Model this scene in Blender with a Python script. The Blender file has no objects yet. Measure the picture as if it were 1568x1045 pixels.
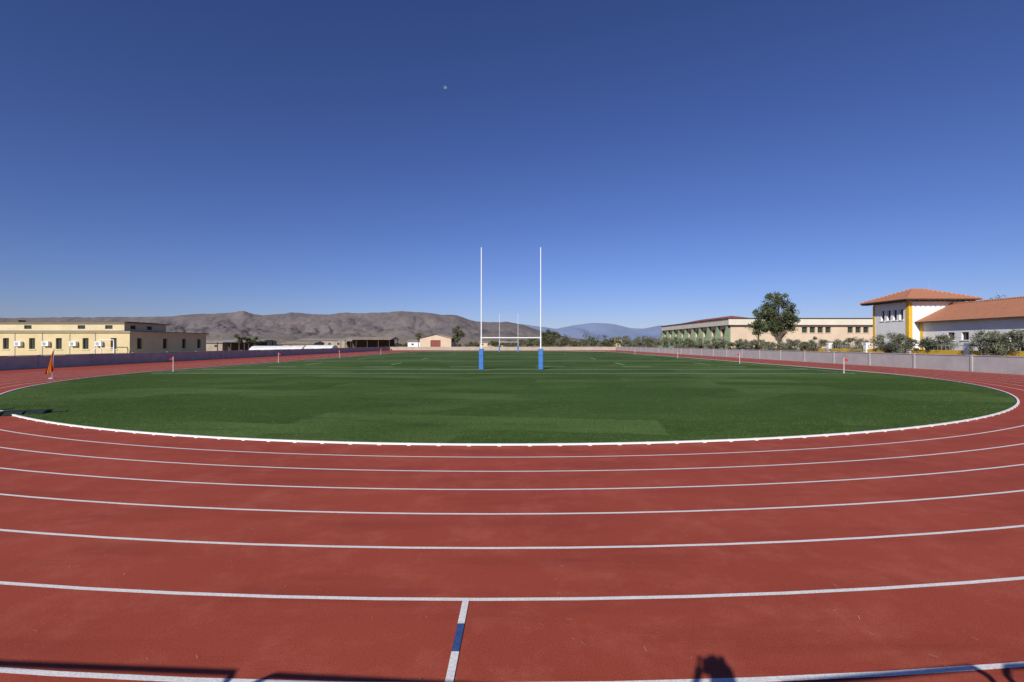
import bpy, math, random, bmesh
import numpy as np
from mathutils import Vector, noise
random.seed(7); np.random.seed(7)
scene=bpy.context.scene
COL=scene.collection
F=739.0; CH=2.42

# ---------------------------------------------------------------- materials
def mk(name):
    m=bpy.data.materials.new(name); m.use_nodes=True
    nt=m.node_tree; b=nt.nodes['Principled BSDF']
    return m,nt,b
def N(nt,t,**k):
    n=nt.nodes.new(t)
    for a,v in k.items(): setattr(n,a,v)
    return n
def noise_node(nt,scale,detail=4,rough=.6,stretch=None,vec=None):
    n=N(nt,'ShaderNodeTexNoise'); n.inputs['Scale'].default_value=scale
    n.inputs['Detail'].default_value=detail; n.inputs['Roughness'].default_value=rough
    tc=N(nt,'ShaderNodeTexCoord'); src=tc.outputs['Object']
    if stretch:
        mp=N(nt,'ShaderNodeMapping'); mp.inputs['Scale'].default_value=stretch
        nt.links.new(src,mp.inputs[0]); src=mp.outputs[0]
    nt.links.new(src,n.inputs['Vector'])
    return n.outputs['Fac']
def ramp(nt,fac,a,b,ca=(0,0,0),cb=(1,1,1)):
    r=N(nt,'ShaderNodeValToRGB'); e=r.color_ramp.elements
    e[0].position=a; e[1].position=b; e[0].color=(*ca,1); e[1].color=(*cb,1)
    nt.links.new(fac,r.inputs[0]); return r.outputs[0]
def mix(nt,fac,a,b,mode='MIX'):
    m=N(nt,'ShaderNodeMix',data_type='RGBA',blend_type=mode)
    if isinstance(fac,(int,float)): m.inputs[0].default_value=fac
    else: nt.links.new(fac,m.inputs[0])
    for i,c in ((6,a),(7,b)):
        if isinstance(c,tuple): m.inputs[i].default_value=(*c,1)
        else: nt.links.new(c,m.inputs[i])
    return m.outputs[2]
def bump(nt,b,h,strength,dist):
    bp=N(nt,'ShaderNodeBump'); bp.inputs['Strength'].default_value=strength
    bp.inputs['Distance'].default_value=dist
    nt.links.new(h,bp.inputs['Height']); nt.links.new(bp.outputs[0],b.inputs['Normal'])
def pm(name,c1,c2=None,scale=1.0,rough=.85,bmp=0,bscale=20,spec=.3,fine=None,stretch=None):
    m,nt,b=mk(name); c2=c2 or tuple(x*.8 for x in c1)
    col=mix(nt,ramp(nt,noise_node(nt,scale,5,.65,stretch),.35,.65),c1,c2)
    if fine: col=mix(nt,ramp(nt,noise_node(nt,fine,3,.6),.4,.62),col,tuple(x*.72 for x in c1))
    nt.links.new(col,b.inputs['Base Color'])
    b.inputs['Roughness'].default_value=rough; b.inputs['Specular IOR Level'].default_value=spec
    if bmp: bump(nt,b,noise_node(nt,bscale,4,.6),bmp,.02)
    return m

def track_mat():
    m,nt,b=mk('tartan_track')
    base=mix(nt,ramp(nt,noise_node(nt,.22,5,.6),.3,.7),(.365,.070,.039),(.310,.055,.032))
    st=ramp(nt,noise_node(nt,1.1,9,.78),.48,.80)
    base=mix(nt,st,base,(.45,.118,.074))
    ln=ramp(nt,noise_node(nt,.9,6,.7,(.35,1.6,1)),.50,.75)
    base=mix(nt,ln,base,(.262,.047,.029))
    gr=ramp(nt,noise_node(nt,75,4,.85),.34,.66,(.62,.62,.62),(1.34,1.34,1.34))
    base=mix(nt,1.0,base,gr,'MULTIPLY')
    sp=N(nt,'ShaderNodeTexVoronoi'); sp.inputs['Scale'].default_value=17
    tc=N(nt,'ShaderNodeTexCoord'); nt.links.new(tc.outputs['Object'],sp.inputs['Vector'])
    base=mix(nt,ramp(nt,sp.outputs['Distance'],.03,.09,(.5,.5,.5),(0,0,0)),base,(.20,.042,.03))
    nt.links.new(base,b.inputs['Base Color']); b.inputs['Roughness'].default_value=.8
    b.inputs['Specular IOR Level'].default_value=.18
    bump(nt,b,noise_node(nt,120,3,.8),.5,.005)
    return m
def grass_mat():
    m,nt,b=mk('mown_grass')
    c=mix(nt,ramp(nt,noise_node(nt,.06,3,.5),.38,.62),(.043,.084,.013),(.052,.100,.017))
    tc=N(nt,'ShaderNodeTexCoord')
    def passes(rot,w,h,bias,colr,gate,amt):
        nonlocal c
        br=N(nt,'ShaderNodeTexBrick'); br.inputs['Scale'].default_value=1; br.inputs['Brick Width'].default_value=w; br.inputs['Row Height'].default_value=h
        br.inputs['Mortar Size'].default_value=0; br.inputs['Color1'].default_value=(0,0,0,1); br.inputs['Color2'].default_value=(1,1,1,1); br.inputs['Bias'].default_value=bias
        mp=N(nt,'ShaderNodeMapping'); mp.inputs['Rotation'].default_value=(0,0,rot); mp.inputs['Location'].default_value=(w*.3,h*.4,0)
        # wobble the pass edges
        ad=N(nt,'ShaderNodeMix',data_type='RGBA',blend_type='ADD'); ad.inputs[0].default_value=.35
        nz=N(nt,'ShaderNodeTexNoise'); nz.inputs['Scale'].default_value=1.2; nz.inputs['Detail'].default_value=5
        nt.links.new(tc.outputs['Object'],nz.inputs['Vector'])
        nt.links.new(tc.outputs['Object'],ad.inputs[6]); nt.links.new(nz.outputs['Color'],ad.inputs[7])
        nt.links.new(ad.outputs[2],mp.inputs[0]); nt.links.new(mp.outputs[0],br.inputs['Vector'])
        msk=mix(nt,1.0,ramp(nt,br.outputs['Color'],.40,.75,(0,0,0),(amt,)*3),ramp(nt,noise_node(nt,gate,3,.5),.38,.56),'MULTIPLY')
        c=mix(nt,msk,c,colr)
    passes(.16,11,2.4,-.05,(.098,.158,.042),.08,.85)
    passes(-.75,9,2.2,-.2,(.088,.145,.036),.11,.7)
    c=mix(nt,ramp(nt,noise_node(nt,.12,4,.6,(.5,1.5,1)),.54,.66,(0,0,0),(.55,.55,.55)),c,(.085,.140,.034))
    c=mix(nt,ramp(nt,noise_node(nt,.5,6,.7,(.5,1.3,1)),.52,.72,(0,0,0),(.7,.7,.7)),c,(.028,.060,.010))
    c=mix(nt,ramp(nt,noise_node(nt,4,6,.75,(.6,1,1)),.53,.72,(0,0,0),(.7,.7,.7)),c,(.125,.155,.055))
    g=ramp(nt,noise_node(nt,22,4,.8,(1,.4,1)),.32,.68,(.62,.62,.62),(1.36,1.36,1.36))
    c=mix(nt,1.0,c,g,'MULTIPLY')
    nt.links.new(c,b.inputs['Base Color']); b.inputs['Roughness'].default_value=.9
    b.inputs['Specular IOR Level'].default_value=.1
    bump(nt,b,noise_node(nt,25,4,.7),.4,.02)
    return m
def leaf_mat(name,c1,c2):
    m,nt,b=mk(name)
    g=N(nt,'ShaderNodeNewGeometry')
    c=mix(nt,g.outputs['Random Per Island'],c1,c2)
    c=mix(nt,ramp(nt,noise_node(nt,.8,3),.4,.6),c,tuple(x*.65 for x in c1))
    nt.links.new(c,b.inputs['Base Color']); b.inputs['Roughness'].default_value=.6
    b.inputs['Specular IOR Level'].default_value=.25
    return m
def hill_mat():
    m,nt,b=mk('hazed_hill_scrub')
    c=mix(nt,ramp(nt,noise_node(nt,.0045,6,.7),.36,.64),(.205,.170,.160),(.145,.130,.134))  # scrub browns and greys with a bluish haze tint mixed in
    c=mix(nt,ramp(nt,noise_node(nt,.02,6,.75),.48,.62,(0,0,0),(.6,.6,.6)),c,(.115,.108,.115))
    c=mix(nt,ramp(nt,noise_node(nt,.011,7,.8),.58,.72,(0,0,0),(.5,.5,.5)),c,(.25,.21,.195))
    sx=N(nt,'ShaderNodeSeparateXYZ'); g=N(nt,'ShaderNodeNewGeometry'); nt.links.new(g.outputs['Position'],sx.inputs[0])
    mr=N(nt,'ShaderNodeMapRange'); mr.inputs[1].default_value=0; mr.inputs[2].default_value=60; nt.links.new(sx.outputs[2],mr.inputs[0])
    c=mix(nt,mr.outputs[0],(.21,.175,.140),c)
    nt.links.new(c,b.inputs['Base Color']); b.inputs['Roughness'].default_value=.95; b.inputs['Specular IOR Level'].default_value=.1
    bump(nt,b,noise_node(nt,.02,6,.75),.7,10)
    return m
def glass_mat(name='window_glass',c=(.03,.035,.04)):
    m,nt,b=mk(name)
    nt.links.new(mix(nt,noise_node(nt,.7),c,tuple(x*2.2 for x in c)),b.inputs['Base Color'])
    b.inputs['Roughness'].default_value=.12
    return m
def tile_mat(name,c1,c2,axis):
    m,nt,b=mk(name)
    w=N(nt,'ShaderNodeTexWave',wave_type='BANDS',bands_direction=axis); w.inputs['Scale'].default_value=1.0
    w.inputs['Distortion'].default_value=.3
    tc=N(nt,'ShaderNodeTexCoord'); nt.links.new(tc.outputs['Object'],w.inputs['Vector'])
    c=mix(nt,ramp(nt,noise_node(nt,2.2,5,.8),.3,.7),c1,c2)
    c=mix(nt,1.0,c,ramp(nt,w.outputs['Fac'],.0,.5,(.55,.55,.55),(1,1,1)),'MULTIPLY')
    nt.links.new(c,b.inputs['Base Color']); b.inputs['Roughness'].default_value=.85
    bump(nt,b,w.outputs['Fac'],.6,.06)
    return m

M_track=track_mat(); M_grass=grass_mat()
M_line=pm('line_paint',(.86,.84,.81),(.78,.75,.72),3,.6,fine=60)
M_pline=pm('pitch_line_paint',(.58,.63,.52),(.30,.38,.24),3,.9)
M_blue=pm('blue_mark_paint',(.045,.085,.24),(.06,.11,.30),8,.6,fine=60)
M_kerb=pm('kerb_white',(.86,.85,.83),(.80,.79,.77),4,.5)
M_dust=pm('dusty_ground',(.30,.23,.165),(.20,.165,.11),.03,.95,fine=.25)
M_wallL=pm('barrier_concrete',(.50,.48,.45),(.40,.38,.355),.9,.9,.2,10)
M_wallR=pm('white_rendered_barrier',(.50,.49,.48),(.42,.41,.40),.8,.9,.2,10)
M_cream=pm('cream_stucco',(.66,.54,.31),(.58,.47,.26),.5,.9,.15,12)
M_creamtrim=pm('cream_trim',(.68,.58,.37),(.60,.51,.32),1,.85)
M_edge=pm('dark_roof_edge',(.15,.12,.09),(.10,.08,.065),1,.85)
M_white=pm('white_stucco',(.84,.83,.81),(.76,.75,.73),.5,.9,.15,12)
M_yel=pm('ochre_paint',(.74,.46,.05),(.66,.40,.045),1.5,.8)
M_tileX=tile_mat('roof_tile_x',(.60,.26,.14),(.44,.17,.09),'X')
M_tileY=tile_mat('roof_tile_y',(.60,.26,.14),(.44,.17,.09),'Y')
M_glass=glass_mat()
M_shut=pm('dark_green_shutter',(.035,.06,.05),(.02,.04,.035),2,.5)
M_pink=pm('beige_render',(.66,.52,.38),(.58,.45,.33),.4,.9)
M_green=pm('green_buttress',(.19,.26,.16),(.13,.19,.12),1,.85)
M_brown=pm('brown_wood',(.10,.06,.04),(.06,.04,.03),2,.8)
M_redroof=pm('red_roof',(.28,.08,.06),(.22,.07,.05),1,.8)
M_metal=pm('galvanised_metal',(.42,.43,.44),(.34,.35,.36),3,.4)
M_post=pm('white_post_paint',(.84,.84,.84),(.80,.80,.80),2,.4)
M_pad=pm('blue_post_pad',(.06,.20,.52),(.05,.165,.45),2,.5)
M_padtrim=pm('post_pad_strap',(.03,.10,.36),(.03,.09,.30),5,.5)
M_red=pm('red_cloth',(.55,.03,.025),(.42,.02,.02),4,.8)
M_flagy=pm('yellow_cloth',(.72,.45,.04),(.62,.36,.03),4,.8)
M_bark=pm('bark',(.16,.125,.095),(.09,.07,.05),3,.95,.6,15)
M_lolive=leaf_mat('olive_leaves',(.150,.160,.10),(.25,.255,.17))
M_leuc=leaf_mat('eucalyptus_leaves',(.080,.105,.045),(.16,.18,.085))
M_ldark=leaf_mat('dark_leaves',(.095,.105,.05),(.17,.17,.085))
M_conc=pm('terrace_concrete',(.32,.31,.29),(.25,.24,.23),1,.9,.3,20)
M_rub=pm('dark_rubber',(.02,.035,.025),(.012,.02,.016),6,.7)
M_straw=leaf_mat('dry_clippings',(.46,.26,.17),(.60,.46,.33))
M_gleaf=leaf_mat('green_clippings',(.06,.13,.03),(.10,.20,.05))

# ---------------------------------------------------------------- mesh builder
class MB:
    def __init__(s): s.v=[];s.f=[];s.m=[]
    def face(s,pts,mi=0):
        i=len(s.v); s.v+= [tuple(p) for p in pts]; s.f.append(tuple(range(i,i+len(pts)))); s.m.append(mi)
    def box(s,x0,y0,z0,x1,y1,z1,mi=0):
        i=len(s.v)
        s.v+=[(x0,y0,z0),(x1,y0,z0),(x1,y1,z0),(x0,y1,z0),(x0,y0,z1),(x1,y0,z1),(x1,y1,z1),(x0,y1,z1)]
        for q in ((0,3,2,1),(4,5,6,7),(0,1,5,4),(1,2,6,5),(2,3,7,6),(3,0,4,7)):
            s.f.append(tuple(i+k for k in q)); s.m.append(mi)
    def cyl(s,p0,p1,r0,r1=None,n=10,mi=0,caps=True):
        r1=r0 if r1 is None else r1
        p0=Vector(p0);p1=Vector(p1);d=(p1-p0).normalized()
        a=d.orthogonal().normalized(); b=d.cross(a); i=len(s.v)
        for p,r in ((p0,r0),(p1,r1)):
            for k in range(n):
                t=2*math.pi*k/n; s.v.append(tuple(p+a*math.cos(t)*r+b*math.sin(t)*r))
        for k in range(n):
            s.f.append((i+k,i+(k+1)%n,i+n+(k+1)%n,i+n+k)); s.m.append(mi)
        if caps:
            s.f.append(tuple(i+k for k in range(n))[::-1]); s.m.append(mi)
            s.f.append(tuple(i+n+k for k in range(n))); s.m.append(mi)
    def facade(s,o,u,L,H,nrm,ops,depth=.22,wall=0,glass=1,frame=2,trim=None):
        o=Vector(o);u=Vector(u);n=Vector(nrm);z=Vector((0,0,1))
        us=sorted({0,L,*[a for q in ops for a in (q[0],q[0]+q[2])]})
        zs=sorted({0,H,*[a for q in ops for a in (q[1],q[1]+q[3])]})
        P=lambda a,b,d=0:o+u*a+z*b-n*d
        for i in range(len(us)-1):
            for j in range(len(zs)-1):
                cu=(us[i]+us[i+1])/2; cz=(zs[j]+zs[j+1])/2
                if any(q[0]<cu<q[0]+q[2] and q[1]<cz<q[1]+q[3] for q in ops): continue
                s.face([P(us[i],zs[j]),P(us[i+1],zs[j]),P(us[i+1],zs[j+1]),P(us[i],zs[j+1])],wall)
        for (a,b,w,h) in ops:
            c=[(a,b),(a+w,b),(a+w,b+h),(a,b+h)]
            for k in range(4):
                p,q=c[k],c[(k+1)%4]
                s.face([P(*p),P(*q),P(*q,depth),P(*p,depth)],wall)
            s.face([P(*p,depth) for p in c],glass)
            t=.07; d=depth-.03
            bars=[(a,b,w,t),(a,b+h-t,w,t),(a,b+t,t,h-2*t),(a+w-t,b+t,t,h-2*t),(a+w/2-t/2,b+t,t,h-2*t)]
            for (x,y,ww,hh) in bars:
                s.face([P(x,y,d),P(x+ww,y,d),P(x+ww,y+hh,d),P(x,y+hh,d)],frame)
            if trim is not None:
                for (x,y,ww,hh) in ((a-.12,b-.14,w+.24,.12),):
                    pts=[P(x,y,0),P(x+ww,y,0),P(x+ww,y+hh,0),P(x,y+hh,0)]
                    q=[p+n*.08 for p in pts]
                    s.face(q,trim)
                    for k in range(4): s.face([pts[k],pts[(k+1)%4],q[(k+1)%4],q[k]],trim)
    def to(s,name,mats,parent=None,smooth=False):
        me=bpy.data.meshes.new(name); me.from_pydata(s.v,[],s.f)
        for m in mats: me.materials.append(m)
        me.polygons.foreach_set('material_index',s.m)
        if smooth: me.polygons.foreach_set('use_smooth',[True]*len(s.f))
        me.update()
        o=bpy.data.objects.new(name,me); COL.objects.link(o)
        if parent: o.parent=parent
        return o
def empty(name):
    e=bpy.data.objects.new(name,None); COL.objects.link(e); return e

# ---------------------------------------------------------------- ground, track, field
b=MB()
b.face([(-12000,-6000,-.02),(12000,-6000,-.02),(12000,14000,-.02),(-12000,14000,-.02)]); b.to('ground',[M_dust])
b=MB(); b.face([(-47,-6,0),(40,-6,0),(40,186,0),(-47,186,0)]); b.to('running_track',[M_track])
CX=-.3; Y1=42.2; Y2=140; R=30.74; LW=1.147
def stad(r,n=120):
    p=[]
    for k in range(n+1):
        t=math.pi+math.pi*k/n; p.append((CX+r*math.cos(t),Y1+r*math.sin(t)))
    for k in range(1,24): p.append((CX+r,Y1+(Y2-Y1)*k/24))
    for k in range(n+1):
        t=math.pi*k/n; p.append((CX+r*math.cos(t),Y2+r*math.sin(t)))
    for k in range(1,24): p.append((CX-r,Y2+(Y1-Y2)*k/24))
    return p
def ribbon(mb,ra,rb,z,mi=0):
    A=stad(ra);B=stad(rb);n=len(A)
    for i in range(n):
        j=(i+1)%n
        mb.face([(*A[i],z),(*B[i],z),(*B[j],z),(*A[j],z)],mi)
b=MB()
for k in range(1,9):
    r=R+LW*k; ribbon(b,r-.027,r+.027,.005)
b.to('lane_lines',[M_line])
b=MB()
def strip(x,y0,y1,w,mi,z=.009,sl=-.013): 
    dx=sl*(4.55-y0); dx2=sl*(4.55-y1)
    b.face([(x+dx-w/2,y0,z),(x+dx+w/2,y0,z),(x+dx2+w/2,y1,z),(x+dx2-w/2,y1,z)],mi)
strip(-.435,3.40,3.80,.06,0); strip(-.435,3.80,4.18,.06,1); strip(-.435,4.18,4.55,.06,0)
b.to('exchange_zone_mark',[M_line,M_blue])

G=stad(R-.06)
b=MB(); b.face([(x,y,.025) for x,y in G]); b.to('grass_field',[M_grass])
# kerb
b=MB()
def kerbring(ra,rb,z0,z1):
    A=stad(ra,200);B=stad(rb,200);n=len(A)
    for i in range(n):
        j=(i+1)%n
        b.face([(*A[i],z1),(*B[i],z1),(*B[j],z1),(*A[j],z1)])
        b.face([(*B[i],z0),(*B[j],z0),(*B[j],z1),(*B[i],z1)])
        b.face([(*A[i],z0),(*A[j],z0),(*A[j],z1),(*A[i],z1)])
kerbring(R-.03,R+.03,.014,.055)
for k in range(-150,151):
    t=math.radians(270)+k*.72/R
    if abs(k*.72/R)>math.pi/2: continue
    c,s_=math.cos(t),math.sin(t)
    tx,ty=-s_,c
    P=lambda rr,dd,z:(CX+rr*c+tx*dd,Y1+rr*s_+ty*dd,z)
    r0,r1,z0,z1=R-.036,R+.036,.0,.057
    q=[P(r0,-.045,z0),P(r1,-.045,z0),P(r1,.045,z0),P(r0,.045,z0)]
    q2=[(x,y,z1) for x,y,z in q]
    b.face(q2)
    for i in range(4): b.face([q[i],q[(i+1)%4],q2[(i+1)%4],q2[i]])
b.to('track_kerb',[M_kerb])
# pitch markings
b=MB(); z=.033; XL,XR=-29.4,28.0
def hl(y,x0=XL,x1=XR,w=.3): b.face([(x0,y-w/2,z),(x1,y-w/2,z),(x1,y+w/2,z),(x0,y+w/2,z)])
def vl(x,y0,y1,w=.14): b.face([(x-w/2,y0,z),(x+w/2,y0,z),(x+w/2,y1,z),(x-w/2,y1,z)])
for y,w in ((39.3,.22),(45.5,.3),(67.5,.5),(95.5,.6),(123.5,.6),(145.6,.6),(151,.6)): hl(y,w=w)
vl(XL,39.42,66.9); vl(XR,39.42,66.9); vl(XL,68,150); vl(XR,68,150)
for y in (50.5,85.5,105.5,140.5):
    for x in (-24,-14,-5,4,13,23): hl(y,x-1.5,x+1.5,.35)
for x in (-24,-14,13,23):
    for y in (56,75,115): vl(x,y,y+5,.2)
b.to('pitch_markings',[M_pline])
def blades():
    n=110000
    t=np.random.uniform(math.pi*1.0,math.pi*2.0,n); d=np.random.exponential(3.5,n)+np.random.uniform(0,.05,n)
    rr=R-.07-d; ok=(rr>8); t=t[ok];rr=rr[ok]
    x=CX+rr*np.cos(t); y=Y1+rr*np.sin(t); m=len(x)
    a=np.random.uniform(0,math.pi,m); h=np.random.gamma(3,.0055,m); w=np.random.uniform(.005,.011,m)
    lx=np.random.normal(0,.02,m); ly=np.random.normal(0,.02,m)
    V=np.empty((m,3,3)); 
    V[:,0]=np.stack([x-np.cos(a)*w,y-np.sin(a)*w,np.full(m,.02)],1)
    V[:,1]=np.stack([x+np.cos(a)*w,y+np.sin(a)*w,np.full(m,.02)],1)
    V[:,2]=np.stack([x+lx,y+ly,.025+h],1)
    return V
def tri_obj(name,V,mat,k=3,midx=None,mats=None,extra=None):
    m=len(V); me=bpy.data.meshes.new(name)
    me.vertices.add(m*k); me.vertices.foreach_set('co',V.reshape(-1).astype(np.float32))
    me.loops.add(m*k); me.loops.foreach_set('vertex_index',np.arange(m*k,dtype=np.int32))
    me.polygons.add(m); me.polygons.foreach_set('loop_start',np.arange(0,m*k,k,dtype=np.int32))
    me.polygons.foreach_set('loop_total',np.full(m,k,dtype=np.int32))
    for q in (mats or [mat]): me.materials.append(q)
    if midx is not None: me.polygons.foreach_set('material_index',midx.astype(np.int32))
    me.update(calc_edges=True); me.validate()
    o=bpy.data.objects.new(name,me); COL.objects.link(o); return o
M_blade=leaf_mat('grass_blade',(.070,.120,.022),(.12,.170,.045))
tri_obj('grass_blades',blades(),M_blade)
def clippings(n,name,mat,ymin,ymax,L0,L1):
    y=ymin+(ymax-ymin)*np.random.rand(n)**1.1; x=np.random.uniform(-1.08,1.08,n)*y
    x=np.where(np.random.rand(n)<.55,np.abs(x),x)
    r=np.hypot(x-CX,y-Y1); ok=r>R+.1; x=x[ok];y=y[ok]; m=len(x)
    a=np.random.normal(2.6,.9,m); L=np.random.uniform(L0,L1,m)/2; w=np.random.uniform(.001,.0022,m)
    dx=np.cos(a)*L; dy=np.sin(a)*L; px=-np.sin(a)*w; py=np.cos(a)*w
    z=np.full(m,.012); z2=.012+np.random.uniform(0,.008,m)
    V=np.stack([np.stack([x-dx-px,y-dy-py,z],1),np.stack([x+dx-px,y+dy-py,z2],1),np.stack([x+dx+px,y+dy+py,z2],1),np.stack([x-dx+px,y-dy+py,z],1)],1)
    tri_obj(name,V,mat,4)
clippings(220,'dry_grass_clippings',M_straw,3.3,11,.02,.06)
clippings(50,'fresh_grass_clippings',M_gleaf,5,12,.02,.05)

# ---------------------------------------------------------------- rugby posts
def rugby(x0,x1,y,H=11.5,padH=1.97):
    e=empty('rugby_goal_posts')
    for i,x in enumerate((x0,x1)):
        b=MB(); b.cyl((x,y,0),(x,y,3.1),.065,n=16); b.cyl((x,y,3.1),(x,y,H),.055,.042,n=14); b.cyl((x,y,H),(x,y,H+.03),.05,n=14)
        b.cyl((x,y,.02),(x,y,.07),.14,n=16)
        b.to('upright_%d'%(i+1),[M_post],e,False)
        bm=MB()
        r=.22; pts=[(-r,-r+.05),(-r+.05,-r),(r-.05,-r),(r,-r+.05),(r,r-.05),(r-.05,r),(-r+.05,r),(-r,r-.05)]
        for za,zb,mi,s in ((.03,.62,0,1),(.62,.66,1,1.02),(.66,1.30,0,1),(1.30,1.34,1,1.02),(1.34,padH,0,1)):
            A=[(x+px*s,y+py*s,za) for px,py in pts];B=[(x+px*s,y+py*s,zb) for px,py in pts]
            for k in range(8): bm.face([A[k],A[(k+1)%8],B[(k+1)%8],B[k]],mi)
            bm.face(B,mi)
        bm.to('pad_%d'%(i+1),[M_pad,M_padtrim],e)
    b=MB(); b.cyl((x0+.05,y,3.0),(x1-.05,y,3.0),.055,n=12)
    for x,s in ((x0,1),(x1,-1)): b.cyl((x,y,2.93),(x,y,3.07),.085,n=14)
    b.to('crossbar',[M_post],e)
rugby(-2.89,2.71,45.5)
rugby(-3.78,1.82,145.6)

# flags
def cornerflag(x,y,h=1.3,s=1):
    e=empty('corner_flag')
    b=MB(); b.cyl((x,y,0),(x,y,h),.022,.018,n=8); b.cyl((x,y,.0),(x,y,.06),.06,.04,n=10); b.to('pole',[M_post],e)
    b=MB(); n=6
    for i in range(n):
        a,c=i/n,(i+1)/n
        f=lambda t:(x+s*(.02+.30*t),y+.05*math.sin(t*6),)
        za=lambda t:h-.02-.16*t; zb=lambda t:h-.34+.12*t-.05*t*t
        b.face([(*f(a),zb(a)),(*f(c),zb(c)),(*f(c),za(c)),(*f(a),za(a))])
    b.to('cloth',[M_red],e,True)
for x,y,s in ((-29.9,42.6,-1),(-30.0,62,1),(-30,84,-1),(-29.9,110,1),(27.3,39.7,1),(28.3,60,-1),(28.5,83,1),(28.5,112,1)): cornerflag(x,y,s=s)
# Spanish flag on a short pole, limp cloth
e=empty('spanish_flag'); fx,fy=-32.1,33.7
b=MB(); b.cyl((fx,fy,0),(fx+.12,fy,2.05),.025,.02,n=8); b.cyl((fx,fy,0),(fx,fy,.06),.2,.18,n=14); b.cyl((fx+.12,fy,2.05),(fx+.12,fy,2.11),.04,.01,n=8); b.to('pole',[M_metal],e)
b=MB()
nu,nv=24,14
def fp(i,j):
    u=i/nu; v=j/nv
    sp=(.10+.30*v)
    return (fx+.10-sp*u*1.15, fy-.03-.10*u*v+.04*math.sin(u*15+v*1.5)*(.5+v), 2.0-1.45*v-.34*u*(1-.3*v))
for i in range(nu):
    for j in range(nv):
        u=(i+.5)/nu
        b.face([fp(i,j),fp(i+1,j),fp(i+1,j+1),fp(i,j+1)],0 if (u<.34 or u>.68) else 1)
b.to('cloth',[M_red,M_flagy],e,True)
# unidentified dark object over kerb on the left, made-up ramp shape
b=MB()
def ramp_piece(cx,cy,l,w,h,ang):
    c,s=math.cos(ang),math.sin(ang)
    prof=[(-w/2,0),(-w/4,h),(w/4,h),(w/2,0)]
    P=lambda t,q:(cx+c*t-s*q[0],cy+s*t+c*q[0],.02+q[1])
    for k in range(3): b.face([P(-l/2,prof[k]),P(l/2,prof[k]),P(l/2,prof[k+1]),P(-l/2,prof[k+1])])
    b.face([P(-l/2,q) for q in prof]); b.face([P(l/2,q) for q in prof][::-1])
for k in range(4): ramp_piece(-18.0+k*.52,16.15+.22*k,.50,.85,.10,.35)
b.cyl((-16.2,17.0,.06),(-15.75,17.1,.05),.035,n=8); b.cyl((-18.2,15.9,.1),(-17.0,16.5,.24),.03,n=8)
b.to('unidentified_dark_object',[M_rub])

# ---------------------------------------------------------------- perimeter walls
def wall_y(name,x,y0,y1,h,mat,side,step=3.0,th=.2):
    b=MB()
    xa,xb=(x,x+th) if side<0 else (x-th,x)
    y=y0;k=0
    while y<y1-.01:
        ye=min(y+step,y1); b.box(xa,y+.012,-.02,xb,ye-.012,h+.012*math.sin(k*1.7)); y=ye;k+=1
    b.box(xa-.04,y0,h+.014,xb+.04,y1,h+.075)
    y=y0
    while y<y1:
        b.box(xa-.05,y-.1,-.02,xb+.05,y+.1,h+.1); y+=step*2
    return b.to(name,[mat])
wall_y('perimeter_wall',40.0,6,185,1.38,M_wallR,-1)
wall_y('perimeter_wall',-47.0,6,185,1.25,M_wallL,1)
b=MB()
x=-47
while x<40: b.box(x+.01,186,-.02,min(x+3,40)-.01,186.2,1.25+.01*math.sin(x)); x+=3
b.box(-47,185.95,1.265,40,186.25,1.33); b.to('perimeter_wall',[pm('far_wall_render',(.46,.40,.32),(.38,.33,.27),.6)])

# ---------------------------------------------------------------- left cream building
e=empty('cream_barracks_building')
b=MB(); H1=3.95; Y=64; X1=-50.7; X0=-96
ops=[]
for uu in (174,131,90,49,9,-32,-73,-114,-155,-196):
    xx=(uu-784)*Y/F; ops.append((xx-X0-.4,1.75,.8,1.45))
b.facade((X0,Y,0),(1,0,0),X1-X0,H1,(0,-1,0),[o for o in ops if o[0]>0.3],.25,0,1,2,3)
ops=[]
for uu in (214,217+36,282,305):
    yy=X1*F/(uu-784); ops.append((yy-Y-.45,1.75,.9,1.45))
b.facade((X1,Y,0),(0,1,0),16,H1,(1,0,0),ops,.25,0,1,2,3)
b.face([(X0,Y+16,0),(X1,Y+16,0),(X1,Y+16,H1),(X0,Y+16,H1)]); b.face([(X0,Y,0),(X0,Y+16,0),(X0,Y+16,H1),(X0,Y,H1)])
b.to('ground_floor_walls',[M_cream,M_shut,M_brown,M_creamtrim],e)
b=MB(); b.box(X0-.25,Y-.25,H1,X1+.25,Y+16.25,H1+.14)
b.box(X0-.05,Y-.08,.0,X1+.06,Y-.003,.55,0); b.to('cornice',[M_creamtrim],e)
b=MB(); b.box(X0-.32,Y-.32,H1+.14,X1+.32,Y+16.32,H1+.23); b.to('cornice_edge',[M_edge],e)
b=MB(); XU=-51.9; z0=H1+.23; HU=1.0
ops=[]
for uu in (166,124,42,-30,-90): 
    xx=(uu-784)*(Y+.6)/F; ops.append((xx-X0-.45,.25,1.0,.5))
b.facade((X0,Y+.6,z0),(1,0,0),XU-X0,HU,(0,-1,0),[o for o in ops if o[0]>.3],.15,0,1,2)
b.facade((XU,Y+.6,z0),(0,1,0),7.8,HU,(1,0,0),[(1,.25,1,.5),(4,.25,1,.5)],.15,0,1,2)
b.face([(X0,Y+8.4,z0),(XU,Y+8.4,z0),(XU,Y+8.4,z0+HU),(X0,Y+8.4,z0+HU)])
b.to('upper_storey_walls',[M_creamtrim,M_shut,M_brown],e)
b=MB(); b.box(X0-.3,Y+.35,z0+HU,XU+.25,Y+8.7,z0+HU+.08,0); b.box(X0-.36,Y+.29,z0+HU+.08,XU+.31,Y+8.76,z0+HU+.18,1)
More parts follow.
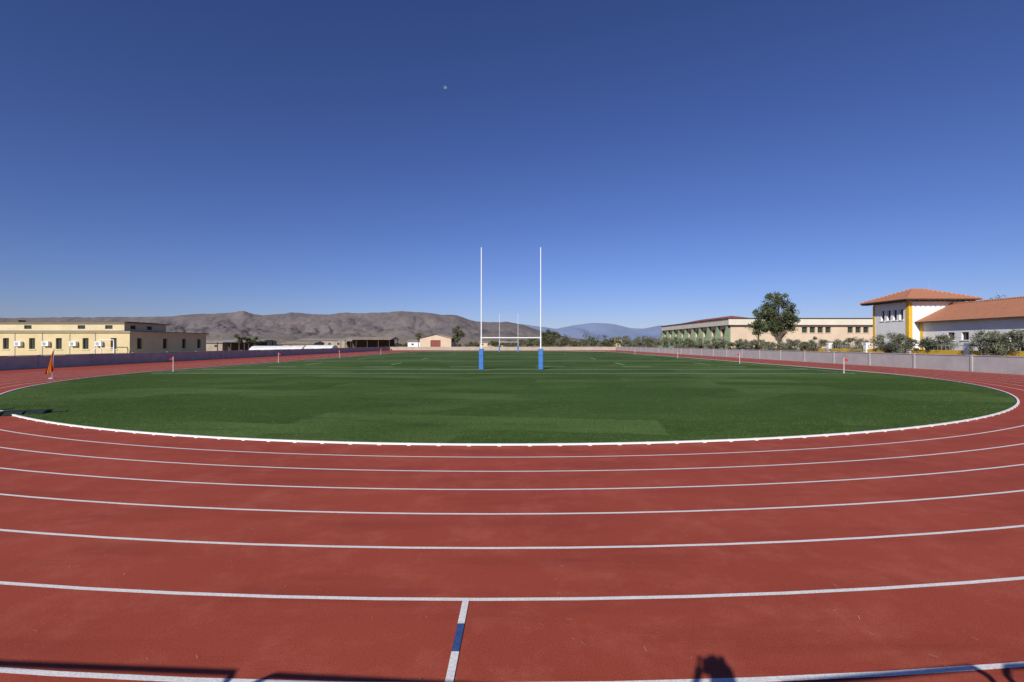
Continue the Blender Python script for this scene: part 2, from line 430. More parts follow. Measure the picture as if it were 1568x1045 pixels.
b.box(-57,Y+2,z0+HU+.18,-52.6,Y+8,z0+HU+.30,1); b.box(-68,Y+1,z0+HU+.18,-66.5,Y+2,z0+HU+.45,1); b.to('flat_roof',[M_creamtrim,M_edge],e)
b=MB()
for uu in (154,115,73,31,-10,-52):
    xx=(uu-784)*Y/F; 
    b.box(xx-.42,Y-.40,2.15,xx+.42,Y-.06,2.75,0); b.cyl((xx-.1,Y-.42,2.45),(xx-.1,Y-.40,2.45),.24,n=14,mi=1)
    b.box(xx-.35,Y-.38,2.08,xx-.30,Y-.002,2.15,1); b.box(xx+.30,Y-.38,2.08,xx+.35,Y-.002,2.15,1)
    b.box(xx-.72,Y-.06,0.6,xx-.66,Y-.002,3.9,1)
b.to('air_conditioners',[M_post,M_metal],e)
e=empty('metal_frame_stand'); b=MB()
for xx in (-53.2,-51.6): b.cyl((xx,Y-1.5,0),(xx,Y-1.5,3.0),.05,n=8)
b.cyl((-53.2,Y-1.5,2.95),(-51.6,Y-1.5,2.95),.05,n=8); b.cyl((-53.2,Y-1.5,1.9),(-51.6,Y-1.5,1.9),.04,n=8)
b.cyl((-51.6,Y-1.5,2.95),(-50.6,Y-2.6,0),.04,n=8); b.cyl((-53.2,Y-1.5,2.95),(-54.2,Y-2.6,0),.04,n=8)
b.to('tubes',[M_post],e)

# ---------------------------------------------------------------- right white villa w/ tower
e=empty('white_tower_building')
b=MB(); X=51.0; Y=62; Hh=8.05; W=7.3; D=6.1
b.facade((X,Y,0),(1,0,0),W,Hh,(0,-1,0),[],.2)
b.facade((X,Y,0),(0,1,0),D,Hh,(-1,0,0),[(.9+i*1.05,5.6,.62,1.35) for i in range(4)]+[(1.2,2.6,.7,.9),(4.2,2.6,.7,.9)],.3,0,1,2,0)
b.face([(X,Y+D,0),(X+W,Y+D,0),(X+W,Y+D,Hh),(X,Y+D,Hh)]); b.face([(X+W,Y,0),(X+W,Y+D,0),(X+W,Y+D,Hh),(X+W,Y,Hh)])
b.to('tower_walls',[M_white,M_glass,M_brown],e)
b=MB(); b.box(X-.05,Y-.05,0,X+.42,Y-.003,Hh-.3); b.box(X-.05,Y-.003,0,X-.003,Y+.40,Hh-.3)
b.box(X-.05,Y+D-.35,0,X-.003,Y+D+.03,Hh-.3)
b.to('ochre_quoins',[M_yel],e)
b=MB(); o=1.1; ze=Hh-.02
A=[(X-o,Y-o,ze),(X+W+o,Y-o,ze),(X+W+o,Y+D+o,ze),(X-o,Y+D+o,ze)]
zt=ze+1.75; r1=(X+W/2-.8,Y+D/2,zt); r2=(X+W/2+.8,Y+D/2,zt)
up=.14; B=[(x,y,z+up) for x,y,z in A]
b.face([B[0],B[1],r2,r1],0); b.face([B[3],r1,r2,B[2]],0); b.face([B[0],r1,B[3]],1); b.face([B[1],B[2],r2],1)
for k in range(4): b.face([A[k],A[(k+1)%4],B[(k+1)%4],B[k]],2)
b.face(A,2)
b.to('tower_roof',[M_tileX,M_tileY,M_brown],e)
b=MB()
for i in range(13): b.box(X-o+.05,Y-.9+i*.65,ze-.16,X-.003,Y-.8+i*.65,ze-.01)
for i in range(14): b.box(X-.9+i*.65,Y-o+.05,ze-.16,X-.8+i*.65,Y-.06,ze-.01)
b.to('eave_rafters',[M_brown],e)
b=MB(); 
for p,q in ((B[0],r1),(B[3],r1),(B[1],r2),(B[2],r2),(r1,r2)): b.cyl(p,q,.12,n=8)
b.to('ridge_tiles',[M_tileX],e)
wx0,wx1=52.4,60.4; wy0,wy1=18,61.99; He=5.35; Hr=7.4
b=MB(); ops=[]
for i,yy in enumerate((57.6,55.8,50.4,47.2,43,39,35,31)):
    ops.append((yy-wy0-.45,2.1 if i>1 else 2.9,.9,1.35 if i>1 else .9))
b.facade((wx0,wy0,0),(0,1,0),wy1-wy0,He,(-1,0,0),ops,.25,0,1,2,0)
b.face([(wx0,wy0,0),(wx1,wy0,0),(wx1,wy0,He),((wx0+wx1)/2,wy0,Hr-.2),(wx0,wy0,He)]); b.face([(wx1,wy0,0),(wx1,wy1,0),(wx1,wy1,He),(wx1,wy0,He)])
b.to('wing_walls',[M_white,M_glass,M_brown],e)
b=MB(); xm=(wx0+wx1)/2; o=.7; th=.14; zs=He-.25
for sgn,xe in ((1,wx0-o),(-1,wx1+o)):
    b.face([(xe,wy0-o,zs+th),(xe,wy1,zs+th),(xm,wy1,Hr+th),(xm,wy0-o,Hr+th)],0)
    b.face([(xe,wy0-o,zs),(xe,wy1,zs),(xm,wy1,Hr),(xm,wy0-o,Hr)],1)
    b.face([(xe,wy0-o,zs),(xe,wy1,zs),(xe,wy1,zs+th),(xe,wy0-o,zs+th)],1)
    b.face([(xe,wy0-o,zs),(xe,wy0-o,zs+th),(xm,wy0-o,Hr+th),(xm,wy0-o,Hr)],1)
b.cyl((xm,wy0-o,Hr+th),(xm,wy1,Hr+th),.13,n=8)
b.to('wing_roof',[M_tileY,M_brown],e)
b=MB(); b.box(wx0-.04,wy0,0,wx0-.003,wy1-.1,.9); b.box(wx0-.05,wy1-.5,.9,wx0-.003,wy1-.1,He-.3,0)
b.to('ochre_plinth',[M_yel],e)
e=empty('antenna_mast')
b=MB(); b.cyl((60.5,70,0),(60.5,70,11.6),.05,.02,n=6); b.cyl((60.2,70,10.6),(60.8,70,10.6),.02,n=5); b.to('mast',[M_metal],e)

e=empty('pillar_boundary_wall')
b=MB(); PX=47.0; ys=[42,49.7,57,64,71.5,79,87,95]
for y in ys: b.box(PX-.25,y-.25,-.02,PX+.25,y+.25,2.45,0); b.box(PX-.32,y-.32,2.45,PX+.32,y+.32,2.6,0)
b.to('pillars',[M_white],e)
b=MB()
for a,c in zip(ys[:-1],ys[1:]): b.box(PX-.1,a+.25,-.02,PX+.1,c-.25,1.75)
b.to('panels',[M_yel],e)
b=MB()
for a,c in zip(ys[:-1],ys[1:]):
    b.cyl((PX,a+.25,2.25),(PX,c-.25,2.25),.03,n=6)
    y=a+.6
    while y<c-.3: b.cyl((PX,y,1.75),(PX,y,2.25),.018,n=5,caps=False); y+=.5
b.to('railings',[M_metal],e)

# ---------------------------------------------------------------- long beige hall with green buttresses
e=empty('beige_sports_hall')
hx0,hx1,hy0,hy1=45.3,78,100,143.5; HT=7.65; HF=6.35
b=MB()
ops=[]
for uu in (1160,1172,1184,1232,1244,1256,1268,1302,1314,1326):
    xx=(uu-784)*hy0/F; ops.append((xx-hx0-.55,4.75,1.15,1.15))
b.facade((hx0,hy0,0),(1,0,0),hx1-hx0,HF,(0,-1,0),ops,.35,0,1,2,0)
ops=[(1.6+i*4.8,4.1,3.0,1.5) for i in range(9)]+[(1.6+i*4.8,.9,3.0,1.8) for i in range(9)]
b.facade((hx0,hy0,0),(0,1,0),hy1-hy0,HF,(-1,0,0),ops,.4,0,1,2)
b.face([(hx0,hy1,0),(hx1,hy1,0),(hx1,hy1,HF),(hx0,hy1,HF)]);b.face([(hx1,hy0,0),(hx1,hy1,0),(hx1,hy1,HF),(hx1,hy0,HF)])
b.to('walls',[M_pink,M_shut,M_brown],e)
b=MB(); b.box(hx0-.7,hy0-.7,HF,hx1+.5,hy1+.5,HT); b.to('roof_fascia',[pm('pale_fascia',(.70,.65,.54),(.62,.57,.47),.5)],e)
b=MB(); b.box(hx0-.9,hy0-.9,HT,hx1+.6,hy1+.6,HT+.12); b.to('roof_edge',[M_brown],e)
b=MB()
for i in range(10):
    y=hy0+.3+i*4.8
    if y>hy1: break
    A=[(hx0-.003,y,HF-.01),(hx0-.003,y,0),(hx0-2.6,y,0),(hx0-1.9,y,0.9),(hx0-.6,y,HF-.01)]
    B2=[(x,yy+.5,z) for x,yy,z in A]
    b.face(A);b.face(B2[::-1])
    for k in range(5): b.face([A[k],A[(k+1)%5],B2[(k+1)%5],B2[k]])
b.to('buttresses',[M_green],e)
b=MB(); q=[(hx0+1,hy0+12,HT+.12),(hx0+16,hy0+12,HT+.12),(hx0+16,hy1-2,HT+.12),(hx0+1,hy1-2,HT+.12)]
ra=(hx0+8,hy0+17,HT+1.6); rb=(hx0+8,hy1-7,HT+1.6)
b.face([q[0],q[1],ra]);b.face([q[1],q[2],rb,ra]);b.face([q[2],q[3],rb]);b.face([q[3],q[0],ra,rb]); b.to('red_roof',[M_redroof],e)

# ---------------------------------------------------------------- far buildings
def shed(name,x0,x1,y,h,d,roofm,wallm,posts=True,pitch=.6):
    e=empty(name); b=MB()
    if posts:
        n=max(2,int((x1-x0)/4))
        for i in range(n+1):
            xx=x0+.3+(x1-x0-.6)*i/n; b.box(xx-.12,y,0,xx+.12,y+.24,h); b.box(xx-.12,y+d-.24,0,xx+.12,y+d,h)
        b.box(x0+.3,y+d*.6,0,x1-.3,y+d*.6+.2,h-.1)
    else: 
        n=max(1,int((x1-x0)/4)); L=x1-x0
        b.facade((x0,y,0),(1,0,0),L,h,(0,-1,0),[(L*(i+.5)/n-.6,h*.45,1.2,h*.25) for i in range(n)],.2,0,1,1)
        b.face([(x0,y,0),(x0,y+d,0),(x0,y+d,h),(x0,y,h)]);b.face([(x1,y,0),(x1,y+d,0),(x1,y+d,h),(x1,y,h)])
    b.to('walls',[wallm,M_shut],e)
    b=MB(); o=.5
    A=[(x0-o,y-o,h),(x1+o,y-o,h),(x1+o,y+d/2,h+pitch),(x0-o,y+d/2,h+pitch),(x1+o,y+d+o,h),(x0-o,y+d+o,h)]
    b.face([A[0],A[1],A[2],A[3]]);b.face([A[3],A[2],A[4],A[5]]);b.face([A[0],A[3],A[5]]);b.face([A[1],A[4],A[2]])
    b.box(x0-o,y-o-.05,h-.2,x1+o,y-o,h-.002)
    b.to('roof',[roofm],e)
M_tanr=pm('tan_fibre_roof',(.34,.27,.21),(.24,.19,.15),.4)
M_grayr=pm('grey_fibre_roof',(.30,.28,.26),(.22,.2,.18),.4)
M_whiter=pm('white_sheet',(.74,.74,.74),(.6,.6,.6),.5)
M_mud=pm('weathered_render',(.42,.34,.26),(.32,.26,.20),.4)
shed('open_farm_shed',-66,-48,190,4.3,14,M_tanr,M_brown,True,1.0)
shed('open_farm_shed',-73,-64,205,3.8,12,M_grayr,M_brown,True,.8)
shed('open_farm_shed',-98,-84,160,3.2,10,M_grayr,M_brown,True,.7)
shed('low_farm_building',-116,-99,165,3.0,10,M_grayr,M_mud,False,.7)
shed('low_farm_building',-83,-72,175,2.7,10,M_tanr,M_mud,False,.7)
shed('low_farm_building',-150,-118,230,3.6,12,M_tanr,M_mud,False,.9)
shed('low_farm_building',-104,-78,235,4.3,12,M_grayr,M_mud,False,.8)
shed('low_farm_building',-54,-44,250,3.8,10,M_tanr,M_white,False,.8)
shed('low_farm_building',68,73,320,6.2,8,M_grayr,M_cream,False,.4)
shed('low_farm_building',-22,-6,330,3.6,8,M_tanr,M_pink,False,.8)
for (x0,x1,y,h) in ((-70,-56,128,1.9),(-55.4,-48,128,2.1)):
    b=MB(); n=8
    for k in range(n):
        a0,a1=math.pi*k/n,math.pi*(k+1)/n
        P=lambda a,x:(x,y+3-3*math.cos(a),h*math.sin(a))
        b.face([P(a0,x0),P(a0,x1),P(a1,x1),P(a1,x0)])
    for x in (x0,x1): b.face([(x,y+3-3*math.cos(math.pi*k/n),h*math.sin(math.pi*k/n)) for k in range(n+1)])
    b.to('white_polytunnel',[M_whiter])
e=empty('gabled_warehouse'); x0,x1,y,h,hr=-36.6,-24.2,192,4.7,6.1
b=MB(); xm=(x0+x1)/2; dx0,dx1,dh=xm-2.0,xm+2.0,3.9
b.face([(x0,y,0),(dx0,y,0),(dx0,y,dh),(x0,y,dh)]);b.face([(dx1,y,0),(x1,y,0),(x1,y,dh),(dx1,y,dh)])
b.face([(x0,y,dh),(x1,y,dh),(x1,y,h),(xm,y,hr),(x0,y,h)])
b.face([(x1,y,0),(x1,y+16,0),(x1,y+16,h),(x1,y,h)]);b.face([(x0,y,0),(x0,y+16,0),(x0,y+16,h),(x0,y,h)])
for xx in (dx0,dx1): b.face([(xx,y,0),(xx,y+.3,0),(xx,y+.3,dh),(xx,y,dh)])
b.to('walls',[M_pink],e)
b=MB()
b.face([(dx0,y+.3,0),(dx1,y+.3,0),(dx1,y+.3,dh),(dx0,y+.3,dh)]); b.box(xm-.05,y+.22,0,xm+.05,y+.298,dh); b.to('red_door',[M_redroof],e)
b=MB()
for xe in (x0-.4,x1+.4): b.face([(xe,y-.4,h-.1),(xe,y+16.4,h-.1),(xm,y+16.4,hr+.12),(xm,y-.4,hr+.12)])
b.to('roof',[M_creamtrim],e)

# ---------------------------------------------------------------- trees
def leaves_for(c,rad,n,size,flat=.8):
    u=np.random.normal(0,1,(n,3)); u/=np.linalg.norm(u,axis=1)[:,None]
    r=rad*np.random.rand(n,1)**.55*np.random.uniform(.8,1.25,(n,1))
    P=np.array(c)+u*r*np.array([1,1,flat])
    a=np.random.normal(0,1,(n,3)); a/=np.linalg.norm(a,axis=1)[:,None]
    d=np.random.normal(0,1,(n,3)); bvec=np.cross(a,d); bvec/=np.linalg.norm(bvec,axis=1)[:,None]
    s=size*np.random.uniform(.6,1.4,(n,1))
    return np.stack([P-a*s,P-bvec*s*.4,P+a*s,P+bvec*s*.4],1)
def tree(name,x,y,h,w,z0,lm,nc=14,nl=160,size=.22,tr=.18,seed=0,trunks=1,cr0=.20,cr1=.40):
    random.seed(seed+11); np.random.seed(seed+11)
    e=empty(name); cz=(h+z0)/2; rz=(h-z0)/2
    cl=[]
    for i in range(nc):
        while True:
            p=Vector((random.uniform(-1,1),random.uniform(-1,1),random.uniform(-1,1)))
            if .25<p.length<1: break
        cr=random.uniform(cr0,cr1)
        p*=1-cr*.75
        cl.append(((x+p.x*w/2,y+p.y*w/2,cz+p.z*rz),cr*min(w/2,rz)*1.25))
    b=MB()
    for t in range(trunks):
        ox=(random.uniform(-.3,.3) if trunks>1 else 0)
        mid=(x+ox*1.5+random.uniform(-.1,.1)*w*.3,y,z0*.6+.2); top=(x+random.uniform(-.06,.06)*w+ox*2,y,cz)
        b.cyl((x+ox,y,-.05),mid,tr*1.25,tr*.9,8,0,False); b.cyl(mid,top,tr*.9,tr*.45,8,0,False)
        for i,(c,r) in enumerate(cl):
            if i%trunks==t:
                f=random.uniform(.1,.8); s=Vector(mid).lerp(Vector(top),f)
                m_=s.lerp(Vector(c),.5)+Vector((0,0,-.1*r)); b.cyl(s,m_,tr*.38,tr*.25,6,0,False); b.cyl(m_,c,tr*.25,tr*.06,5,0,False)
    b.to('trunk_and_limbs',[M_bark],e,True)
    V=np.concatenate([leaves_for(c,r,int(nl*random.uniform(.6,1.2)),size) for c,r in cl])
    o=tri_obj('crown',V,lm,4); o.parent=e
    return e
def ux(u,z): return (u-784)*z/F
tree('eucalyptus_tree',ux(1192,85),85,12.1,6.4,3.0,M_leuc,62,230,.17,.28,3,1,.14,.30)
tree('eucalyptus_tree',ux(1162,87),87,9.0,4.0,3.6,M_leuc,22,170,.16,.13,5,1,.2,.36)
ol=[(1362,56,3.9,4.6),(1385,57.5,3.5,3.6),(1440,54,3.8,4.2),(1424,55,3.2,3.0),(1540,46,4.2,5.4),(1566,45,3.9,4.2),(1510,47.5,3.8,3.4),(1492,60,3.2,2.6),(1312,70,3.6,4.4),(1285,74,3.3,3.8),(1250,75,3.6,4.6),(1222,79,3.3,3.6),(1200,80,3.6,4.6),(1180,83,3.0,3.6),(1160,85,3.5,4.2),(1140,91,3.5,4.2)]
for i,(u,z,h,w) in enumerate(ol):
    tree('olive_tree',ux(u,z),z,h,w,1.0,M_lolive,26,190,.085,.12,20+i,2,.18,.36)
ol=[(90,3.4,4.2),(96,3.8,4.5),(103,3.8,4.6),(110,4.1,4.8),(118,4.2,5),(127,4.6,5.4),(136,4.9,5.5),(147,5.0,5.8),(158,5.2,6),(170,5.4,6),(178,5.6,6)]
for i,(z,h,w) in enumerate(ol):
    tree('olive_tree',42.6+random.uniform(-.6,.8),z,h,w,1.1,M_lolive,16,150,.13,.14,50+i,1)
tree('broadleaf_tree',ux(843,196),196,9.3,9,1.6,M_ldark,22,140,.30,.25,71)
tree('broadleaf_tree',ux(700,196),196,10.2,6,2.2,M_ldark,18,140,.28,.25,72)
tree('broadleaf_tree',ux(641,215),215,8.0,3.4,4.0,M_ldark,8,130,.3,.18,73)
tree('broadleaf_tree',ux(366,150),150,5.8,3.6,2.0,M_ldark,9,130,.2,.15,74)
tree('broadleaf_tree',ux(381,152),152,4.8,3.0,1.8,M_ldark,8,130,.2,.15,75)
tree('broadleaf_tree',ux(393,156),156,5.0,3.4,1.5,M_ldark,8,130,.2,.15,76)
for i,(u,z,h,w) in enumerate(((1512,90,11.2,5),(1535,92,12.3,7),(1560,90,12.3,6),(1590,90,12,7))):
    tree('broadleaf_tree',ux(u,z),z,h,w,3,M_leuc,18,150,.2,.2,80+i)
random.seed(9); np.random.seed(9)
V=[]
y=41
while y<182:
    if random.random()<.8:
        hh=random.uniform(1.5,2.5); x=random.uniform(41.6,45.5)
        for k in range(5): V.append(leaves_for((x+random.uniform(-.8,.8),y+random.uniform(-.8,.8),hh*random.uniform(.3,.75)),hh*.3,80,.09))
    y+=random.uniform(1.6,3.4)
tri_obj('shrub_hedge',np.concatenate(V),M_lolive,4)
random.seed(5); np.random.seed(5)
V=[]
for u,z,h,w in [(random.uniform(800,1015),random.uniform(205,300),random.uniform(4.5,7.2),random.uniform(5,9)) for _ in range(36)]+[(random.uniform(735,800),random.uniform(260,330),random.uniform(4,6),7) for _ in range(8)]+[(random.uniform(330,735),random.uniform(240,420),random.uniform(2.5,4.5),random.uniform(4,8)) for _ in range(55)]+[(872,205,7.4,8),(905,205,7.8,9),(935,210,7,8)]:
    x=ux(u,z)
    for k in range(7):
        c=(x+random.uniform(-.38,.38)*w,z+random.uniform(-.3,.3)*w,h*random.uniform(.3,.78))
        V.append(leaves_for(c,h*.24,60,.35))
tri_obj('distant_trees',np.concatenate(V),M_ldark,4)
V=[]
for _ in range(600):
    z=random.uniform(260,1600); x=random.uniform(-1.15,1.0)*z
    hh=random.uniform(1,3.2)
    for k in range(3): V.append(leaves_for((x+random.uniform(-2,2),z,hh*.5),hh*.7,22,.7))
tri_obj('scrub_bushes',np.concatenate(V),M_ldark,4)

# ---------------------------------------------------------------- hills
def interp(p,u):
    if u<=p[0][0]: return p[0][1]
    for (a,b_),(c,d) in zip(p[:-1],p[1:]):
        if a<=u<=c: return b_+(d-b_)*(u-a)/(c-a)
    return p[-1][1]
def hill(name,prof,u0,u1,y0,y1,nx,ny,mat,carve,nsc):
    vs=[];fs=[]
    for j in range(ny+1):
        t=j/ny
        for i in range(nx+1):
            u=u0+(u1-u0)*i/nx; y=y0+(y1-y0)*t; x=(u-784)/F*y
            hh=interp(prof,u)*(y0+(y1-y0)*.75)/F
            s=min(1,t/.75) if t<.75 else 1-.4*(t-.75)/.25
            wx=x+60*noise.noise(Vector((x/nsc,y/nsc,0)))*nsc/300; 
            g=0;a=1;f=1;tot=0
            for o_ in range(5):
                g+=a*min(1,abs(noise.noise(Vector((wx/nsc*f,y/nsc*.45*f,9.1+o_))))*2.6); tot+=a; a*=.55; f*=2.1
            g/=tot
            fine_=noise.fractal(Vector((x/nsc*3,y/nsc*3,3.3)),1.0,2.1,4)
            c=1-carve*(1-g)*(min(1,(1-s)*2.2)*.85+.07)
            z=hh*(s**.95*c+.015*fine_*min(1,s*4))
            if s<.01: z=-2
            vs.append((x,y,z))
    for j in range(ny):
        for i in range(nx):
            a=j*(nx+1)+i; fs.append((a,a+1,a+nx+2,a+nx+1))
    me=bpy.data.meshes.new(name); me.from_pydata(vs,[],fs); me.materials.append(mat); me.update()
    me.polygons.foreach_set('use_smooth',[True]*len(fs))
    o=bpy.data.objects.new(name,me); COL.objects.link(o)
M_hill=hill_mat()
M_far=pm('hazed_far_mountain',(.21,.265,.40),(.18,.23,.36),.0015,.95)  # distance haze is put into the bluish base colour
P1=[(-300,40),(0,41),(110,43),(200,43),(265,45),(310,48),(345,50),(372,53),(388,47),(402,45),(445,50),(470,48),(500,47),(530,50),(560,50),(600,52),(625,52),(655,49),(700,45),(720,39),(745,35),(775,36),(800,31),(830,20),(870,11),(930,4),(1000,1)]
hill('hills',P1,-300,1000,1700,2900,620,90,M_hill,.75,260)
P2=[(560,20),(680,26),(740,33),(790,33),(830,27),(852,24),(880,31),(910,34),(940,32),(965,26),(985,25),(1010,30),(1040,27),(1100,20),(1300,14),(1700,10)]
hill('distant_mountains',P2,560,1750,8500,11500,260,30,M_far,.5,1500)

# ---------------------------------------------------------------- daytime moon, half-phase outline, pale emission in place of sunlight
m,nt,bs=mk('moon_glow'); nt.nodes.remove(bs)
em=N(nt,'ShaderNodeEmission'); em.inputs[0].default_value=(.42,.52,.68,1); em.inputs[1].default_value=.6
tr=N(nt,'ShaderNodeBsdfTransparent'); mx=N(nt,'ShaderNodeMixShader')
nt.links.new(ramp(nt,noise_node(nt,.035,3,.6),.30,.62),mx.inputs[0]); nt.links.new(tr.outputs[0],mx.inputs[1]); nt.links.new(em.outputs[0],mx.inputs[2])
nt.links.new(mx.outputs[0],nt.nodes['Material Output'].inputs[0])
mr=40; pts=[]
for k in range(25):
    t=math.pi*k/24-math.pi/2; pts.append((-mr*math.cos(t),0,mr*math.sin(t)))
for k in range(23,0,-1):
    t=math.pi*k/24-math.pi/2; pts.append((mr*.4*math.cos(t),0,mr*math.sin(t)))
b=MB(); b.face(pts); o=b.to('moon',[m]); o.location=((682-784)/F*8000,8000,(527-132)/F*8000); o.rotation_euler=(math.radians(-25),math.radians(-40),0)

# ---------------------------------------------------------------- terrace, railing, photographer (behind / below the frame)
b=MB(); b.box(-14,-5.5,0,14,1.12,.75); b.box(-14,-5.5,.75,14,-1.6,1.15); b.box(-14,-5.5,1.15,14,-2.6,1.55); b.to('spectator_terrace',[M_conc])
e=empty('terrace_railing')
RZ=1.75
def rail(i,xa,xb,ya,yb):
    b=MB()
    L=[(xa,ya,.76),(xa,ya,RZ-.06),(xa+.06,ya,RZ),(xb-.06,yb,RZ),(xb,yb,RZ-.06),(xb,yb,.76)]
    for p,q in zip(L[:-1],L[1:]): b.cyl(p,q,.022,n=10)
    b.cyl((xa,ya,1.28),(xb,yb,1.28),.016,n=8)
    b.to('rail_section_%d'%i,[M_metal],e)
rail(1,-6.3,-3.09,1.04,.869); rail(2,-2.90,-.7,.836,.69); rail(3,-.58,.68,.68,.68); rail(4,.79,2.42,.745,.925); rail(5,2.56,4.6,.935,1.08)

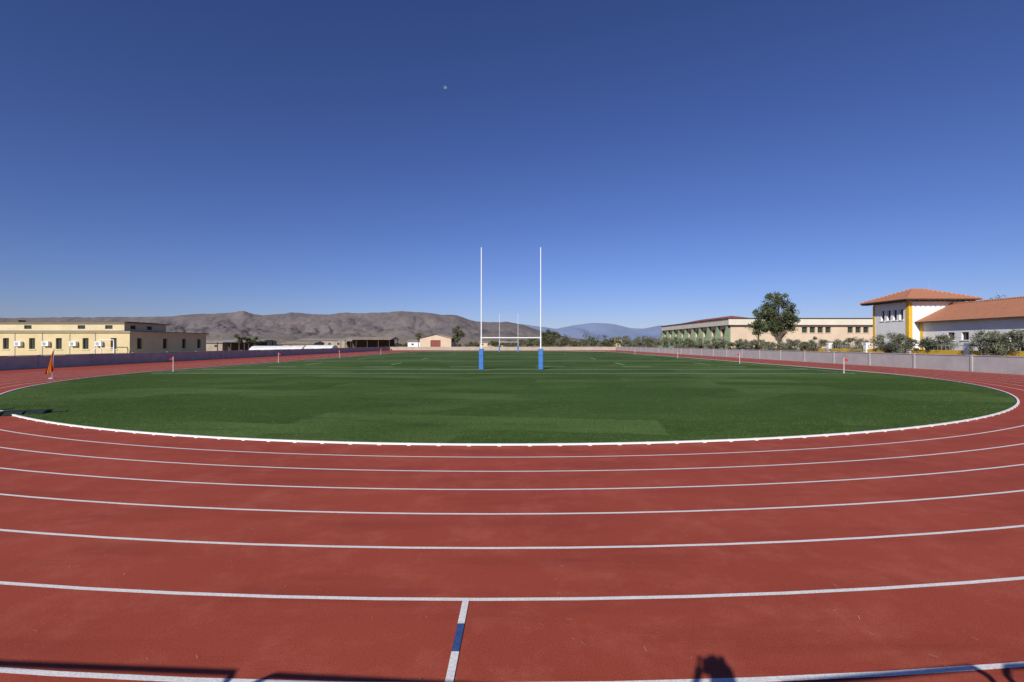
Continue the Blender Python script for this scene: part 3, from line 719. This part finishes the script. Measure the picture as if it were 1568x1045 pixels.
def skinfig(name,verts,edges,radii,mat,parent,root=0,sub=2):
    me=bpy.data.meshes.new(name); me.from_pydata(verts,edges,[]); me.materials.append(mat)
    o=bpy.data.objects.new(name,me); COL.objects.link(o); o.parent=parent
    md=o.modifiers.new('skin','SKIN'); md.use_smooth_shade=True
    if not me.skin_vertices:
        return o
    for i,r in enumerate(radii):
        s=me.skin_vertices[0].data[i]; s.radius=(r,r) if isinstance(r,(int,float)) else r
        s.use_root=(i==root)
    sb=o.modifiers.new('sub','SUBSURF'); sb.levels=sub; sb.render_levels=sub
    return o
try:
    e=empty('photographer'); Y0=-.27; g=.76
    M_skin=pm('skin',(.45,.26,.18),(.40,.22,.15),6,.5); M_shirt=pm('shirt_cloth',(.05,.07,.12),(.04,.05,.09),5,.9)
    M_jean=pm('trouser_cloth',(.05,.06,.09),(.04,.05,.07),5,.9); M_hair=pm('hair',(.03,.02,.015),(.02,.015,.01),20,.6); M_blk=pm('black_plastic',(.02,.02,.02),(.03,.03,.03),8,.4)
    v=[(0,Y0-.03,g+.95),(0,Y0-.03,g+1.12),(0,Y0-.04,g+1.30),(0,Y0-.03,g+1.44),
       (-.18,Y0-.02,g+1.43),(-.27,Y0+.04,g+1.20),(.18,Y0-.02,g+1.43),(.27,Y0+.04,g+1.20)]
    skinfig('shirt',v,[(0,1),(1,2),(2,3),(3,4),(4,5),(3,6),(6,7)],[(.16,.11),(.155,.11),(.18,.125),(.10,.08),.075,.058,.075,.058],M_shirt,e)
    v=[(0,Y0-.03,g+.93),(-.10,Y0-.03,g+.86),(-.12,Y0,g+.48),(-.13,Y0-.03,g+.10),(.10,Y0-.03,g+.86),(.12,Y0,g+.48),(.13,Y0-.03,g+.10)]
    skinfig('trousers',v,[(0,1),(1,2),(2,3),(0,4),(4,5),(5,6)],[(.15,.11),.10,.07,.05,.10,.07,.05],M_jean,e)
    for s in (-1,1):
        v=[(s*.13,Y0-.06,g+.055),(s*.135,Y0+.05,g+.045),(s*.14,Y0+.17,g+.035)]
        skinfig('shoe_%s'%('l' if s<0 else 'r'),v,[(0,1),(1,2)],[.05,.045,.035],M_blk,e,sub=1)
        w=Vector((s*.115,-.11,g+1.60))
        skinfig('forearm_%s'%('l' if s<0 else 'r'),[(s*.27,Y0+.04,g+1.20),(s*.20,-.17,g+1.42),tuple(w),(s*.10,-.085,g+1.655)],[(0,1),(1,2),(2,3)],[.048,.042,.028,(.036,.022)],M_skin,e)
        for k,(dz,L) in enumerate(((.035,.065),(.012,.075),(-.012,.07),(-.034,.055))):
            p=Vector((s*.10,-.085,g+1.66+dz)); q=p+Vector((-s*.008,.045*L/.07,.003)); r_=q+Vector((-s*.03*L/.07,.008,0)); 
            skinfig('finger_%s_%d'%('l' if s<0 else 'r',k+1),[tuple(p),tuple(q),tuple(r_)],[(0,1),(1,2)],[.0095,.0088,.0075],M_skin,e,sub=1)
        skinfig('thumb_%s'%('l' if s<0 else 'r'),[(s*.105,-.11,g+1.62),(s*.085,-.125,g+1.64),(s*.06,-.122,g+1.655)],[(0,1),(1,2)],[.012,.011,.009],M_skin,e,sub=1)
    skinfig('neck',[(0,Y0-.02,g+1.42),(0,Y0,g+1.56)],[(0,1)],[.058,.055],M_skin,e)
    def ball(nm,c,s,mat,par,fn=None):
        bm=bmesh.new(); bmesh.ops.create_uvsphere(bm,u_segments=28,v_segments=20,radius=1)
        for vv in bm.verts:
            p=vv.co.copy()
            if fn: p=fn(p)
            vv.co=Vector((c[0]+p.x*s[0],c[1]+p.y*s[1],c[2]+p.z*s[2]))
        me=bpy.data.meshes.new(nm); bm.to_mesh(me); bm.free(); me.materials.append(mat)
        me.polygons.foreach_set('use_smooth',[True]*len(me.polygons))
        o=bpy.data.objects.new(nm,me); COL.objects.link(o); o.parent=par
    hc=(0,Y0+.015,g+1.67)
    def hf(p):
        if p.z<0: p.x*=1+.28*p.z; p.y*=1+.1*p.z
        d=math.exp(-((p.x/.14)**2+((p.z+.12)/.22)**2))
        if p.y>0: p.y+=.22*d
        return p
    ball('head',hc,(.077,.095,.115),M_skin,e,hf)
    ball('hair',(hc[0],hc[1]-.016,hc[2]+.022),(.083,.098,.108),M_hair,e,lambda p:Vector((p.x,min(p.y,.62),max(p.z,-.35))))
    for s in (-1,1):
        ball('ear_%s'%('l' if s<0 else 'r'),(s*.08,hc[1]-.005,hc[2]-.01),(.010,.020,.032),M_skin,e)
        ball('eye_%s'%('l' if s<0 else 'r'),(s*.031,hc[1]+.083,hc[2]+.005),(.013,.010,.008),M_post,e)
        ball('pupil_%s'%('l' if s<0 else 'r'),(s*.031,hc[1]+.091,hc[2]+.005),(.006,.004,.006),M_blk,e)
    ball('mouth',(0,hc[1]+.088,hc[2]-.058),(.024,.007,.006),M_redroof,e)
    b=MB(); b.box(-.07,-.13,2.375,.07,-.065,2.465); b.box(-.03,-.12,2.465,.03,-.07,2.49); b.cyl((0,-.065,2.42),(0,-.03,2.42),.036,n=20)
    b.to('camera_body',[M_blk],e)
except Exception as ex:
    print('FIG',ex)

# ---------------------------------------------------------------- light, sky, camera
EL=math.radians(31); AZ=math.radians(22)
d=Vector((math.sin(AZ)*math.cos(EL),math.cos(AZ)*math.cos(EL),-math.sin(EL)))
L=bpy.data.lights.new('sun','SUN'); L.energy=4.9; L.angle=math.radians(.5); L.color=(1,.95,.87)
lo=bpy.data.objects.new('sun',L); COL.objects.link(lo); lo.rotation_euler=d.to_track_quat('-Z','Y').to_euler()
w=bpy.data.worlds.new('World'); scene.world=w; w.use_nodes=True; nt=w.node_tree
bg=nt.nodes['Background']; sk=N(nt,'ShaderNodeTexSky',sky_type='NISHITA'); sk.sun_disc=False
sk.sun_elevation=EL; sk.sun_rotation=math.radians(202); sk.altitude=300; sk.air_density=1.0; sk.dust_density=.2; sk.ozone_density=3.0
gm=N(nt,'ShaderNodeGamma'); gm.inputs[1].default_value=1.13; nt.links.new(sk.outputs[0],gm.inputs[0])
nt.links.new(mix(nt,1.0,gm.outputs[0],(.49,.51,.80),'MULTIPLY'),bg.inputs[0]); bg.inputs[1].default_value=.085
cam=bpy.data.cameras.new('camera'); co=bpy.data.objects.new('camera',cam); COL.objects.link(co)
co.location=(0,0,CH); co.rotation_euler=(math.radians(90.35),0,0)
cam.sensor_width=36; cam.lens=F/1568*36; cam.clip_start=.05; cam.clip_end=40000
scene.camera=co
scene.view_settings.view_transform='Standard'; scene.view_settings.look='None'; scene.view_settings.exposure=0
